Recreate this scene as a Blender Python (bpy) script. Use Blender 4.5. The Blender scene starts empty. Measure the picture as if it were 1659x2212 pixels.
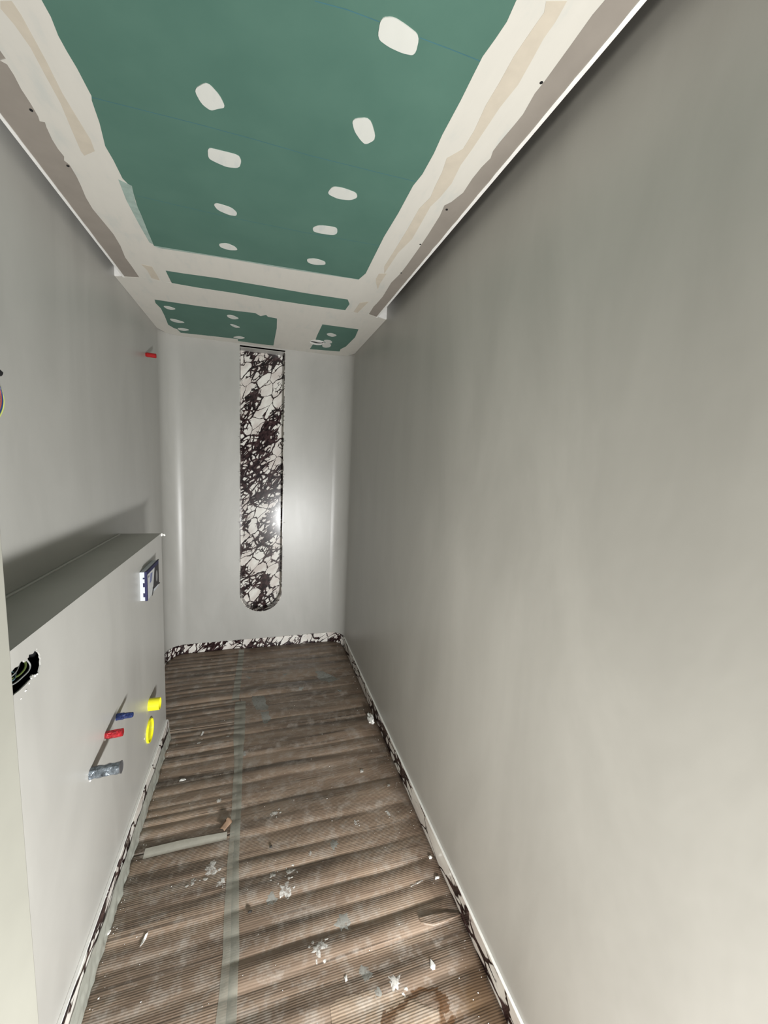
import bpy, bmesh, math, random
from mathutils import Vector, noise
from mathutils.geometry import tessellate_polygon

# ------------------------------------------------------------------ camera, world, lamps, exposure
S = bpy.context.scene
COL = S.collection
def aim(o, d, roll=0.0):
    d = Vector(d).normalized()
    o.rotation_mode = 'QUATERNION'
    o.rotation_quaternion = d.to_track_quat('-Z', 'Y')

YAW, PITCH, ROLL, FPX = 0.3064, -0.1272, 0.0468, 851.4
cam_data = bpy.data.cameras.new('camera')
cam_data.sensor_fit = 'HORIZONTAL'
cam_data.sensor_width = 36.0
cam_data.lens = 36.0 * FPX / 1659.0
cam_data.clip_start = 0.02
cam = bpy.data.objects.new('camera', cam_data)
COL.objects.link(cam)
_f = Vector((math.sin(YAW)*math.cos(PITCH), math.cos(YAW)*math.cos(PITCH), math.sin(PITCH)))
_r = Vector((math.cos(YAW), -math.sin(YAW), 0.0))
_u = _r.cross(_f)
_r2 = _r*math.cos(ROLL) + _u*math.sin(ROLL)
_u2 = _u*math.cos(ROLL) - _r*math.sin(ROLL)
from mathutils import Matrix
M = Matrix.Identity(4)
for i in range(3):
    M[i][0], M[i][1], M[i][2] = _r2[i], _u2[i], -_f[i]
M[0][3], M[1][3], M[2][3] = 0.0, 0.0, 1.5
cam.matrix_world = M
S.camera = cam

world = bpy.data.worlds.new('world')
S.world = world
world.use_nodes = True
bg = world.node_tree.nodes['Background']
bg.inputs['Color'].default_value = (0.93, 0.97, 1.0, 1)
bg.inputs['Strength'].default_value = 0.08

def area_light(name, loc, d, sx, sy, power, color):
    l = bpy.data.lights.new(name, 'AREA')
    l.shape = 'RECTANGLE'; l.size = sx; l.size_y = sy
    l.energy = power; l.color = color
    o = bpy.data.objects.new(name, l); COL.objects.link(o)
    o.location = loc; aim(o, d)
    return o
# builder's floodlight standing low in the doorway beside the photographer
area_light('work_lamp', (0.592, -0.60, 0.455), (-0.36, 1.0, 0.08), 0.32, 0.18, 98.0, (0.99, 0.995, 0.985))
# unseen warm fill light, added to brighten the right wall through the doorway
w_ = area_light('right_wall_fill', (-1.20, -1.50, 0.95), (1.0, 1.12, 0.02), 0.8, 0.5, 14.0, (1.0, 0.955, 0.87))
w_.data.spread = math.radians(75)

S.view_settings.view_transform = 'Standard'
S.view_settings.look = 'None'
S.view_settings.gamma = 1.0
S.view_settings.use_curve_mapping = False
S.view_settings.exposure = 0.0

# ------------------------------------------------------------------ measured outlines (metres, room coordinates)
G1L = [(-0.373,0.957), (-0.371,0.983), (-0.374,1.018), (-0.372,1.048), (-0.368,1.082), (-0.366,1.127), (-0.365,1.148), (-0.369,1.161), (-0.376,1.228), (-0.39,1.308), (-0.387,1.358), (-0.387,1.433), (-0.373,1.47), (-0.383,1.554), (-0.394,1.738), (-0.395,1.822)]
G1F = [(-0.395,1.822), (-0.377,1.832), (-0.152,1.816), (0.099,1.808), (0.252,1.796), (0.4,1.783)]
G1R = [(0.404,0.676), (0.408,0.708), (0.405,0.739), (0.4,0.775), (0.402,0.817), (0.405,0.871), (0.407,0.967), (0.412,1.025), (0.413,1.103), (0.406,1.154), (0.408,1.288), (0.405,1.427), (0.414,1.717), (0.4,1.783)]
GML = [(-0.501,1.094), (-0.5,1.11), (-0.514,1.119), (-0.505,1.124), (-0.505,1.148), (-0.509,1.183), (-0.509,1.219), (-0.511,1.258), (-0.515,1.274), (-0.504,1.273), (-0.508,1.289), (-0.514,1.332), (-0.515,1.364), (-0.512,1.391), (-0.519,1.409), (-0.512,1.424), (-0.514,1.473), (-0.519,1.516), (-0.528,1.576), (-0.531,1.638), (-0.524,1.716), (-0.518,1.789), (-0.521,1.874), (-0.533,1.972), (-0.531,2.054), (-0.531,2.158)]
GMR = [(0.54,0.627), (0.538,0.649), (0.54,0.705), (0.541,0.741), (0.542,0.776), (0.541,0.803), (0.549,0.853), (0.548,0.886), (0.545,0.936), (0.545,0.966), (0.552,0.988), (0.547,1.024), (0.546,1.07), (0.55,1.128), (0.537,1.177), (0.525,1.199), (0.534,1.25), (0.541,1.357), (0.545,1.45), (0.548,1.577), (0.548,1.66), (0.539,1.756), (0.548,1.912), (0.545,1.994), (0.541,2.045), (0.545,2.139)]
TAPES = [[(-0.452,0.997), (-0.444,1.022), (-0.438,1.064), (-0.44,1.129), (-0.441,1.193), (-0.451,1.278), (-0.459,1.351), (-0.457,1.367), (-0.423,1.337), (-0.418,1.296), (-0.422,1.225), (-0.425,1.163), (-0.422,1.086), (-0.422,1.035), (-0.422,0.998), (-0.425,0.975), (-0.445,0.983)],[(-0.486,2.014), (-0.476,2.064), (-0.478,2.147), (-0.448,2.159), (-0.446,2.11), (-0.448,2.019)],[(0.483,0.647), (0.487,0.679), (0.486,0.708), (0.491,0.746), (0.497,0.798), (0.492,0.856), (0.493,0.913), (0.494,0.978), (0.493,1.036), (0.502,1.106), (0.497,1.171), (0.488,1.219), (0.494,1.305), (0.5,1.404), (0.485,1.509), (0.486,1.687), (0.468,1.63), (0.467,1.482), (0.465,1.358), (0.46,1.242), (0.471,1.18), (0.464,1.131), (0.459,1.076), (0.449,1.028), (0.473,0.986), (0.471,0.928), (0.461,0.862), (0.459,0.807), (0.455,0.754), (0.457,0.702), (0.459,0.674), (0.451,0.659)],[(0.467,1.747), (0.477,1.78), (0.503,1.842), (0.496,1.776), (0.495,1.683), (0.466,1.695)],[(0.463,2.159), (0.485,2.163), (0.492,2.099), (0.502,1.995), (0.465,2.03)]]
G2 = [(-0.399,2.036), (-0.331,2.034), (-0.198,2.023), (0.035,2.021), (0.2,2.022), (0.4,2.013), (0.421,2.065), (0.417,2.158), (0.216,2.17), (0.038,2.175), (-0.132,2.169), (-0.293,2.174), (-0.4,2.169)]
G3 = [(-0.53,2.429), (-0.475,2.43), (-0.328,2.429), (-0.156,2.419), (-0.034,2.406), (-0.006,2.444), (0.023,2.409), (0.033,2.435), (0.083,2.443), (0.088,2.625), (0.08,3.027), (-0.006,3.036), (-0.155,3.027), (-0.153,2.981), (-0.295,2.986), (-0.507,3.006), (-0.515,2.931), (-0.532,2.913), (-0.552,2.857), (-0.536,2.683), (-0.529,2.561), (-0.538,2.484)]
G4 = [(0.338,2.427), (0.553,2.421), (0.569,2.585), (0.557,2.811), (0.536,2.896), (0.541,2.96), (0.331,3.0), (0.341,2.782), (0.337,2.658)]
PATCH = [[(0.197,0.777), (0.218,0.768), (0.245,0.773), (0.273,0.781), (0.278,0.817), (0.254,0.821), (0.225,0.819), (0.201,0.812)],[(-0.143,1.047), (-0.118,1.022), (-0.107,1.024), (-0.09,1.044), (-0.081,1.071), (-0.099,1.081), (-0.114,1.092), (-0.132,1.08)],[(0.194,0.999), (0.233,0.98), (0.263,1.033), (0.243,1.06), (0.227,1.05), (0.207,1.029)],[(-0.135,1.214), (-0.111,1.213), (-0.061,1.212), (-0.054,1.23), (-0.061,1.261), (-0.093,1.27), (-0.122,1.261), (-0.138,1.253)],[(0.181,1.276), (0.191,1.24), (0.22,1.235), (0.262,1.241), (0.27,1.26), (0.253,1.28), (0.216,1.288)],[(-0.147,1.46), (-0.136,1.449), (-0.094,1.456), (-0.078,1.477), (-0.082,1.497), (-0.104,1.5), (-0.137,1.486)],[(0.162,1.467), (0.183,1.444), (0.241,1.435), (0.248,1.467), (0.237,1.487), (0.17,1.493)],[(-0.155,1.706), (-0.125,1.69), (-0.097,1.705), (-0.088,1.727), (-0.121,1.74), (-0.151,1.731)],[(0.167,1.691), (0.197,1.674), (0.24,1.683), (0.244,1.709), (0.204,1.726), (0.175,1.718)],[(-0.509,2.511), (-0.477,2.505), (-0.447,2.529), (-0.475,2.559), (-0.499,2.548)],[(-0.52,2.723), (-0.487,2.724), (-0.437,2.761), (-0.479,2.787), (-0.515,2.77)],[(-0.51,2.902), (-0.476,2.886), (-0.437,2.906), (-0.475,2.947), (-0.506,2.938)],[(-0.189,2.507), (-0.161,2.494), (-0.12,2.537), (-0.156,2.57), (-0.184,2.545)],[(-0.184,2.666), (-0.162,2.666), (-0.121,2.706), (-0.155,2.723), (-0.174,2.696)],[(-0.182,2.94), (-0.143,2.899), (-0.101,2.921), (-0.134,2.963), (-0.174,2.957)],[(0.386,2.587), (0.414,2.562), (0.457,2.592), (0.433,2.639), (0.4,2.619)],[(0.392,2.734), (0.41,2.717), (0.433,2.719), (0.45,2.741), (0.452,2.776), (0.43,2.787), (0.402,2.77)],[(0.399,2.866), (0.401,2.801), (0.415,2.782), (0.438,2.783), (0.458,2.826), (0.456,2.876), (0.434,2.907), (0.412,2.898)]]
HOLE = [(0.309,2.806), (0.314,2.778), (0.335,2.752), (0.36,2.75), (0.394,2.758), (0.403,2.779), (0.404,2.815), (0.388,2.85), (0.364,2.862), (0.332,2.857), (0.313,2.829)]
SLIT = [(0.312,2.799), (0.32,2.783), (0.34,2.785), (0.36,2.795), (0.383,2.793), (0.394,2.774), (0.4,2.781), (0.397,2.795), (0.377,2.813), (0.358,2.819), (0.344,2.817), (0.326,2.807)]
CHALK = [[(-0.367,1.152), (-0.156,1.145), (-0.02,1.144), (0.117,1.147), (0.316,1.14), (0.41,1.136)],[(0.083,0.792), (0.139,0.786), (0.197,0.785)],[(0.275,0.785), (0.334,0.784), (0.403,0.784)],[(-0.37,1.506), (-0.126,1.515), (0.128,1.51), (0.407,1.49)]]
SCREW = [(-0.518,1.244), (-0.519,1.432), (0.538,0.779), (0.541,1.215), (0.54,1.425), (0.549,1.655), (0.218,1.024)]
TAPE_L = [(-0.152,3.142), (-0.146,2.889), (-0.171,2.685), (-0.159,2.479), (-0.139,2.376), (-0.129,2.051), (-0.114,1.869), (-0.109,1.607), (-0.107,1.498), (-0.108,1.384), (-0.106,1.224), (-0.1,1.091), (-0.101,0.996), (-0.105,0.938)]
TAPE_R = [(-0.121,3.135), (-0.114,2.882), (-0.133,2.676), (-0.114,2.468), (-0.079,2.4), (-0.073,2.038), (-0.075,1.859), (-0.07,1.597), (-0.069,1.488), (-0.068,1.373), (-0.06,1.212), (-0.052,1.078), (-0.053,0.983), (-0.052,0.923)]
XTAPE = [(-0.407,1.505), (-0.278,1.508), (-0.118,1.499), (-0.113,1.467), (-0.272,1.469), (-0.398,1.466)]
SPL = [(-0.072,1.926,0.035), (0.065,1.533,0.03), (0.283,1.342,0.045), (0.189,1.328,0.018), (0.095,1.223,0.04), (-0.164,1.364,0.045), (-0.219,1.336,0.03), (0.049,1.287,0.025), (0.263,1.075,0.06), (0.304,0.931,0.05), (0.179,1.023,0.045), (0.382,0.886,0.04), (0.325,0.873,0.035), (0.532,1.418,0.025), (0.386,1.415,0.025), (-0.123,1.306,0.03), (0.043,1.203,0.04), (0.111,1.281,0.03), (-0.098,1.679,0.02), (-0.09,1.402,0.012), (-0.164,1.664,0.02)]
SPL4 = [[(0.378,2.622), (0.426,2.62), (0.478,2.557), (0.523,2.49), (0.481,2.476), (0.446,2.468), (0.4,2.502), (0.383,2.562)],[(-0.043,2.428), (0.025,2.419), (0.039,2.349), (0.052,2.263), (-0.015,2.276)],[(0.006,2.25), (0.056,2.244), (0.065,2.183), (0.047,2.132), (0.026,2.134), (0.013,2.196)],[(-0.089,2.676), (-0.048,2.659), (-0.063,2.63)],[(0.249,2.453), (0.277,2.446), (0.266,2.42), (0.243,2.432)],[(0.485,2.377), (0.514,2.356), (0.498,2.34)],[(0.151,2.647), (0.193,2.646), (0.166,2.619)]]
CHIP = {'sliver':(-0.335,1.189),'drop':(0.501,0.892),'blob':(0.63,1.198),'small':(0.623,1.122),'streak':(0.545,1.124),'scrap':(-0.333,1.821),'a':(-0.291,2.131),'b':(-0.296,2.054),'c':(-0.158,2.075),'flap':(-0.118,1.522),'crumple':(0.626,2.026),'edge':(-0.447,1.235),'d':(0.478,1.674),'e':(0.576,1.553),'f':(0.246,0.935),'g':(-0.025,1.182),'dk':(0.047,1.393)}
TORN = [(0.191,0.888), (0.216,0.895), (0.263,0.893), (0.31,0.887), (0.345,0.87), (0.374,0.867), (0.409,0.852), (0.435,0.827), (0.453,0.811), (0.496,0.794), (0.465,0.792), (0.433,0.787), (0.19,0.855)]
FLAPR = [(0.508,1.019), (0.518,0.999), (0.524,0.985), (0.562,0.977), (0.603,0.976), (0.655,0.984), (0.649,0.993), (0.602,1.011), (0.544,1.019)]
SEAMY = [(-0.414,1.47), (-0.463,2.196), (-0.124,1.51)]
RB = [1.826,1.743,1.608,1.464,1.373,1.301,1.204,1.132,1.064,0.986,0.934]
LB = [2.241,2.168,2.081,1.99,1.923,1.845,1.807,1.751,1.691,1.647,1.604,1.547]
LB4 = [3.018,2.922,2.823,2.697,2.589,2.502,2.421,2.356,2.26,2.226,2.128,2.082]
RB4 = [3.005,2.884,2.771,2.539,2.422,2.314,2.168,2.08]
LN = [1.409,1.347,1.274,1.193,1.134,1.079,1.013]
EHOLE = [(0.912,1.058), (0.918,1.059), (0.929,1.056), (0.935,1.06), (0.943,1.06), (0.949,1.058), (0.951,1.053), (0.956,1.053), (0.963,1.052), (0.962,1.056), (0.966,1.056), (0.968,1.061), (0.979,1.057), (0.984,1.056), (0.991,1.059), (0.998,1.055), (1.006,1.047), (1.01,1.039), (1.009,1.035), (1.012,1.029), (1.01,1.023), (1.01,1.016), (1.004,1.008), (0.999,1.002), (0.992,1.001), (0.984,1.006), (0.976,1.012), (0.971,1.01), (0.973,1.005), (0.962,1.006), (0.952,1.005), (0.939,1.005), (0.928,1.005), (0.918,1.006), (0.911,1.007), (0.896,1.007), (0.891,1.019), (0.89,1.039), (0.896,1.051), (0.904,1.057)]
WIRES = [[(0.906,1.033), (0.923,1.036), (0.938,1.039), (0.955,1.043), (0.973,1.049)],[(0.908,1.025), (0.92,1.019), (0.942,1.015), (0.963,1.016), (0.983,1.018), (0.992,1.025), (0.99,1.036), (0.983,1.046), (0.966,1.058)],[(0.908,1.029), (0.922,1.028), (0.931,1.028), (0.941,1.03), (0.955,1.032)],[(0.936,1.026), (0.953,1.024), (0.966,1.028), (0.975,1.034), (0.98,1.041), (0.976,1.049)]]
SM = [(-0.37, 1.458), (-0.383, 1.543), (-0.385, 1.619), (-0.391, 1.73), (-0.394, 1.81), (-0.405, 1.80), (-0.408, 1.676), (-0.408, 1.54), (-0.40, 1.44)]
SM2 = G1F = [(-0.395,1.822),(-0.377,1.832),(-0.152,1.816),(0.099,1.808),(0.252,1.796),(0.4,1.783)]
XR, X0, X1 = 0.6557, -0.6374, -0.4644      # right wall, upper left wall, boxed-in left wall
D, H, ZL, YE, YC = 3.0813, 2.2777, 1.0995, 2.1433, 2.195
R = 0.12
TOP = H + 0.16
random.seed(4)

# ------------------------------------------------------------------ materials
def mat(name):
    m = bpy.data.materials.new(name); m.use_nodes = True
    nt = m.node_tree; nt.nodes.clear()
    out = nt.nodes.new('ShaderNodeOutputMaterial'); b = nt.nodes.new('ShaderNodeBsdfPrincipled')
    nt.links.new(b.outputs[0], out.inputs[0])
    return m, nt, b
def N(nt, t, **kw):
    n = nt.nodes.new(t)
    for k, v in kw.items():
        if k.startswith('i_'):
            n.inputs[int(k[2:]) if k[2:].isdigit() else k[2:].replace('_', ' ')].default_value = v
        else: setattr(n, k, v)
    return n
def coords(nt, scale=(1,1,1), rot=(0,0,0)):
    tc = N(nt, 'ShaderNodeTexCoord'); mp = N(nt, 'ShaderNodeMapping')
    mp.inputs['Scale'].default_value = scale; mp.inputs['Rotation'].default_value = rot
    nt.links.new(tc.outputs['Object'], mp.inputs['Vector'])
    return mp.outputs[0]
def noise_tex(nt, vec, scale, detail=4, rough=0.55, dist=0.0):
    n = N(nt, 'ShaderNodeTexNoise'); n.inputs['Scale'].default_value = scale; n.inputs['Detail'].default_value = detail
    n.inputs['Roughness'].default_value = rough; n.inputs['Distortion'].default_value = dist
    nt.links.new(vec, n.inputs['Vector']); return n.outputs['Fac']
def ramp(nt, fac, stops, interp='LINEAR'):
    r = N(nt, 'ShaderNodeValToRGB'); r.color_ramp.interpolation = interp
    el = r.color_ramp.elements
    while len(el) < len(stops): el.new(0.5)
    for e, (p, c) in zip(el, stops):
        e.position = p; e.color = (*c, 1) if len(c) == 3 else c
    nt.links.new(fac, r.inputs['Fac']); return r.outputs['Color']
def math_n(nt, op, a, b=None, clamp=False):
    n = N(nt, 'ShaderNodeMath', operation=op, use_clamp=clamp)
    for i, v in enumerate((a, b)):
        if v is None: continue
        if isinstance(v, (int, float)): n.inputs[i].default_value = v
        else: nt.links.new(v, n.inputs[i])
    return n.outputs[0]
def mix(nt, fac, a, b, blend='MIX'):
    n = N(nt, 'ShaderNodeMix', data_type='RGBA', blend_type=blend)
    for k, v in ((0, fac), (6, a), (7, b)):
        if isinstance(v, (int, float)): n.inputs[k].default_value = v
        elif isinstance(v, tuple): n.inputs[k].default_value = (*v, 1)
        else: nt.links.new(v, n.inputs[k])
    return n.outputs[2]
def bump(nt, b, height, strength, dist=0.002):
    n = N(nt, 'ShaderNodeBump'); n.inputs['Strength'].default_value = strength; n.inputs['Distance'].default_value = dist
    nt.links.new(height, n.inputs['Height']); nt.links.new(n.outputs[0], b.inputs['Normal'])
def plain(name, col, rough=0.5, metal=0.0, var=0.12, scale=30, bmp=0.0, coat=0.0):
    m, nt, b = mat(name)
    v = coords(nt); f = noise_tex(nt, v, scale, 5)
    lo = tuple(c*(1-var) for c in col); hi = tuple(min(1, c*(1+var)) for c in col)
    nt.links.new(ramp(nt, f, [(0.3, lo), (0.7, hi)]), b.inputs['Base Color'])
    b.inputs['Roughness'].default_value = rough; b.inputs['Metallic'].default_value = metal
    b.inputs['Coat Weight'].default_value = coat
    if bmp: bump(nt, b, f, bmp)
    return m

def crinkle(name, col, rough, metal=0.0, scale=55, strength=0.9, dark=0.35):
    m, nt, b = mat(name)
    v = coords(nt); t = N(nt, 'ShaderNodeTexVoronoi', feature='F1'); t.inputs['Scale'].default_value = scale
    nt.links.new(v, t.inputs['Vector']); f = noise_tex(nt, v, scale*1.3, 4, 0.6, 1.5)
    nt.links.new(ramp(nt, f, [(0.3, tuple(x*dark for x in col)), (0.55, col), (0.8, tuple(min(1, x*1.7+0.03) for x in col))]), b.inputs['Base Color'])
    b.inputs['Roughness'].default_value = rough; b.inputs['Metallic'].default_value = metal
    bump(nt, b, math_n(nt, 'ADD', t.outputs['Distance'], f), strength, 0.006)
    return m
def m_cement():
    m, nt, b = mat('microcement')
    v = coords(nt, (1, 1, 0.35)); f1 = noise_tex(nt, v, 3.2, 5, 0.6, 0.6)
    f2 = noise_tex(nt, coords(nt), 26, 4)
    c = ramp(nt, f1, [(0.28, (0.372, 0.364, 0.340)), (0.72, (0.458, 0.450, 0.422))])
    c = mix(nt, math_n(nt, 'MULTIPLY', f2, 0.10), c, (0.32, 0.32, 0.29))
    nt.links.new(c, b.inputs['Base Color'])
    nt.links.new(math_n(nt, 'ADD', math_n(nt, 'MULTIPLY', f1, 0.16), 0.29), b.inputs['Roughness'])
    b.inputs['Specular IOR Level'].default_value = 0.55
    bump(nt, b, noise_tex(nt, coords(nt), 5, 3), 0.10, 0.01)
    return m
def m_marble(name='marble', shift=0.0, ysc=0.7):
    m, nt, b = mat(name)
    v0 = coords(nt, (1, 1, 1), (0, math.radians(-40), 0))
    mp = N(nt, 'ShaderNodeMapping'); mp.inputs['Scale'].default_value = (1.0, ysc, 0.52); nt.links.new(v0, mp.inputs['Vector']); v = mp.outputs[0]
    nz = N(nt, 'ShaderNodeTexNoise'); nz.inputs['Scale'].default_value = 11; nz.inputs['Detail'].default_value = 4
    nt.links.new(v, nz.inputs['Vector'])
    vm = N(nt, 'ShaderNodeMixRGB', blend_type='ADD'); vm.inputs[0].default_value = 0.065
    nt.links.new(v, vm.inputs[1]); nt.links.new(nz.outputs['Color'], vm.inputs[2])
    def edge(scale):
        t = N(nt, 'ShaderNodeTexVoronoi', feature='DISTANCE_TO_EDGE'); t.inputs['Scale'].default_value = scale
        nt.links.new(vm.outputs[0], t.inputs['Vector']); return t.outputs['Distance']
    def bw(c):
        n = N(nt, 'ShaderNodeRGBToBW'); nt.links.new(c, n.inputs[0]); return n.outputs[0]
    zone = math_n(nt, 'SUBTRACT', noise_tex(nt, v, 10, 3, 0.5), shift)
    w = bw(ramp(nt, zone, [(0.36, (0.03,)*3), (0.64, (0.19,)*3)]))
    e1, e2 = edge(17), edge(42)
    s1 = math_n(nt, 'SUBTRACT', 1.0, math_n(nt, 'DIVIDE', e1, w), True)
    s2 = math_n(nt, 'SUBTRACT', 1.0, math_n(nt, 'DIVIDE', e2, math_n(nt, 'MULTIPLY', w, 1.25)), True)
    gate = bw(ramp(nt, zone, [(0.44, (0,)*3), (0.52, (1,)*3)]))
    vein = math_n(nt, 'MAXIMUM', s1, math_n(nt, 'MULTIPLY', s2, gate))
    vein = bw(ramp(nt, vein, [(0.10, (0,)*3), (0.42, (1,)*3)]))
    base = ramp(nt, noise_tex(nt, v, 16, 4), [(0.35, (0.62, 0.56, 0.52)), (0.6, (0.80, 0.78, 0.73))])
    dark = ramp(nt, noise_tex(nt, v, 60, 3), [(0.42, (0.010, 0.004, 0.005)), (0.85, (0.10, 0.055, 0.055))])
    nt.links.new(mix(nt, vein, base, dark), b.inputs['Base Color'])
    b.inputs['Roughness'].default_value = 0.16
    return m
def m_cardboard(name='cardboard', flute=0.24, lift=0.0):
    m, nt, b = mat(name)
    v = coords(nt)
    streak = noise_tex(nt, coords(nt, (3, 60, 1)), 1.0, 6, 0.65)
    blot = noise_tex(nt, v, 5, 6, 0.62)
    fine = noise_tex(nt, coords(nt, (18, 260, 1)), 1.0, 3)
    c = ramp(nt, blot, [(0.25, (0.17, 0.112, 0.077)), (0.5, (0.275, 0.198, 0.147)), (0.75, (0.375, 0.298, 0.235))])
    c = mix(nt, 0.55, c, ramp(nt, streak, [(0.3, (0.155, 0.105, 0.074)), (0.72, (0.39, 0.30, 0.222))]))
    c = mix(nt, math_n(nt, 'MULTIPLY', fine, 0.38), c, (0.13, 0.09, 0.06))
    bands = ramp(nt, noise_tex(nt, coords(nt, (1.1, 13, 1)), 1.0, 4, 0.6), [(0.34, (0.27,)*3), (0.50, (0.95,)*3), (0.68, (1.3,)*3)])
    c = mix(nt, 0.85, c, bands, 'MULTIPLY')
    crease = ramp(nt, noise_tex(nt, coords(nt, (1.6, 105, 1)), 1.0, 2, 0.4), [(0.30, (0.33,)*3), (0.40, (1,)*3)])
    c = mix(nt, 0.8, c, crease, 'MULTIPLY')
    if lift: c = mix(nt, lift, c, (0.46, 0.36, 0.26))
    # plaster dust trodden into the paper
    dust = ramp(nt, noise_tex(nt, v, 17, 8, 0.75), [(0.48, (0,)*3), (0.72, (0.62,)*3)])
    db = N(nt, 'ShaderNodeRGBToBW'); nt.links.new(dust, db.inputs[0])
    c = mix(nt, db.outputs[0], c, (0.44, 0.41, 0.37))
    # spill stain near the doorway, darker tone along the right and the back wall
    sep = N(nt, 'ShaderNodeSeparateXYZ'); nt.links.new(v, sep.inputs[0])
    nn = noise_tex(nt, v, 11, 6, 0.65)
    def blob(cx, cy, rx, ry, wob):
        dx = math_n(nt, 'DIVIDE', math_n(nt, 'SUBTRACT', sep.outputs[0], cx), rx)
        dy = math_n(nt, 'DIVIDE', math_n(nt, 'SUBTRACT', sep.outputs[1], cy), ry)
        d = math_n(nt, 'SQRT', math_n(nt, 'ADD', math_n(nt, 'MULTIPLY', dx, dx), math_n(nt, 'MULTIPLY', dy, dy)))
        return math_n(nt, 'ADD', d, math_n(nt, 'MULTIPLY', math_n(nt, 'SUBTRACT', nn, 0.5), wob))
    d1 = blob(0.415, 0.800, 0.105, 0.052, 2.6)
    ring = ramp(nt, d1, [(0.55, (0,)*3), (0.80, (0.85,)*3), (0.95, (0.75,)*3), (1.15, (0,)*3)])
    rb = N(nt, 'ShaderNodeRGBToBW'); nt.links.new(ring, rb.inputs[0])
    c = mix(nt, rb.outputs[0], c, (0.085, 0.036, 0.010))
    d2 = blob(0.64, 0.78, 0.13, 0.16, 1.2)
    r2 = ramp(nt, d2, [(0.5, (0.75,)*3), (1.1, (0,)*3)])
    rb2 = N(nt, 'ShaderNodeRGBToBW'); nt.links.new(r2, rb2.inputs[0])
    c = mix(nt, rb2.outputs[0], c, (0.085, 0.045, 0.015))
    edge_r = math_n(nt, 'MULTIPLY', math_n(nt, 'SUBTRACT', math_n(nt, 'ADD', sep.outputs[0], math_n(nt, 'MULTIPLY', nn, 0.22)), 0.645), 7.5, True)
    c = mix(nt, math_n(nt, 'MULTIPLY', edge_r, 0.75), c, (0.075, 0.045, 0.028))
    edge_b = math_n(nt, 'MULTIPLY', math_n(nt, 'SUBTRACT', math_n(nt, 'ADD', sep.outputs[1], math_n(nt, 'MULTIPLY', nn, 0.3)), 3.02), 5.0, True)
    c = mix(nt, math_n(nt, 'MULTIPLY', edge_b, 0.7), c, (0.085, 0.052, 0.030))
    nt.links.new(c, b.inputs['Base Color'])
    nt.links.new(math_n(nt, 'ADD', math_n(nt, 'MULTIPLY', blot, 0.25), 0.36), b.inputs['Roughness'])
    wv = math_n(nt, 'SINE', math_n(nt, 'MULTIPLY', sep.outputs[1], 2*math.pi/0.0062))
    hh = math_n(nt, 'ADD', math_n(nt, 'MULTIPLY', wv, 0.5), math_n(nt, 'MULTIPLY', fine, 0.8))
    bump(nt, b, hh, flute, 0.0016)
    return m
def m_green():
    m, nt, b = mat('green_board')
    f = noise_tex(nt, coords(nt), 6, 5); f2 = noise_tex(nt, coords(nt), 400, 2)
    c = ramp(nt, f, [(0.3, (0.064, 0.144, 0.110)), (0.7, (0.080, 0.168, 0.129))])
    nt.links.new(mix(nt, math_n(nt, 'MULTIPLY', f2, 0.25), c, (0.06, 0.16, 0.13)), b.inputs['Base Color'])
    b.inputs['Roughness'].default_value = 0.75
    return m
def m_compound(name='joint_compound', a=(0.60, 0.578, 0.525), c2=(0.545, 0.545, 0.505)):
    m, nt, b = mat(name)
    f = noise_tex(nt, coords(nt), 7, 5, 0.6); f2 = noise_tex(nt, coords(nt, (9, 2, 1)), 4, 4)
    c = ramp(nt, math_n(nt, 'MULTIPLY', math_n(nt, 'ADD', f, f2), 0.5), [(0.34, c2), (0.46, a), (0.8, tuple(min(1, x*1.05) for x in a))])
    nt.links.new(c, b.inputs['Base Color']); b.inputs['Roughness'].default_value = 0.7
    bump(nt, b, f2, 0.12, 0.002)
    return m
def m_film(name, col, alpha, rough=0.3):
    m, nt, b = mat(name)
    f = noise_tex(nt, coords(nt), 40, 4)
    nt.links.new(ramp(nt, f, [(0.3, tuple(x*0.85 for x in col)), (0.7, col)]), b.inputs['Base Color'])
    b.inputs['Roughness'].default_value = rough; b.inputs['Alpha'].default_value = alpha
    bump(nt, b, f, 0.3, 0.002)
    return m

def m_film_l(name, col, amax, p0=0.36):
    m, nt, b = mat(name)
    f = noise_tex(nt, coords(nt), 85, 5, 0.65)
    nt.links.new(ramp(nt, f, [(0.3, tuple(x*0.8 for x in col)), (0.7, col)]), b.inputs['Base Color'])
    a = ramp(nt, f, [(p0, (0.12*amax,)*3), (p0+0.2, (amax,)*3)])
    bb = N(nt, 'ShaderNodeRGBToBW'); nt.links.new(a, bb.inputs[0]); nt.links.new(bb.outputs[0], b.inputs['Alpha'])
    b.inputs['Roughness'].default_value = 0.7
    return m
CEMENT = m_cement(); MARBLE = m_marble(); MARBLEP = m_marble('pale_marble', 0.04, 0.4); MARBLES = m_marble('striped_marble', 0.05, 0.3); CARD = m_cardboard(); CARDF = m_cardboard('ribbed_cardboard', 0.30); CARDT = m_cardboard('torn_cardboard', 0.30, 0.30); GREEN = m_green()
COMP = m_compound(); PATCHM = m_compound('filler', (0.60, 0.605, 0.565), (0.53, 0.555, 0.535))
BARE = plain('bare_gypsum', (0.27, 0.240, 0.208), 0.85, var=0.06, scale=12)
TAPEP = plain('paper_joint_tape', (0.53, 0.475, 0.39), 0.8, var=0.05)
WHITE = plain('white_plaster', (0.84, 0.83, 0.80), 0.6, var=0.05, scale=50, bmp=0.1)
CREAM = plain('cream_paint', (0.265, 0.26, 0.225), 0.55, var=0.05, scale=9, bmp=0.03)
BLACK = plain('black_plastic', (0.008, 0.008, 0.009), 0.55)
CONCRETE = plain('concrete', (0.22, 0.20, 0.18), 0.85, var=0.2)
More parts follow.
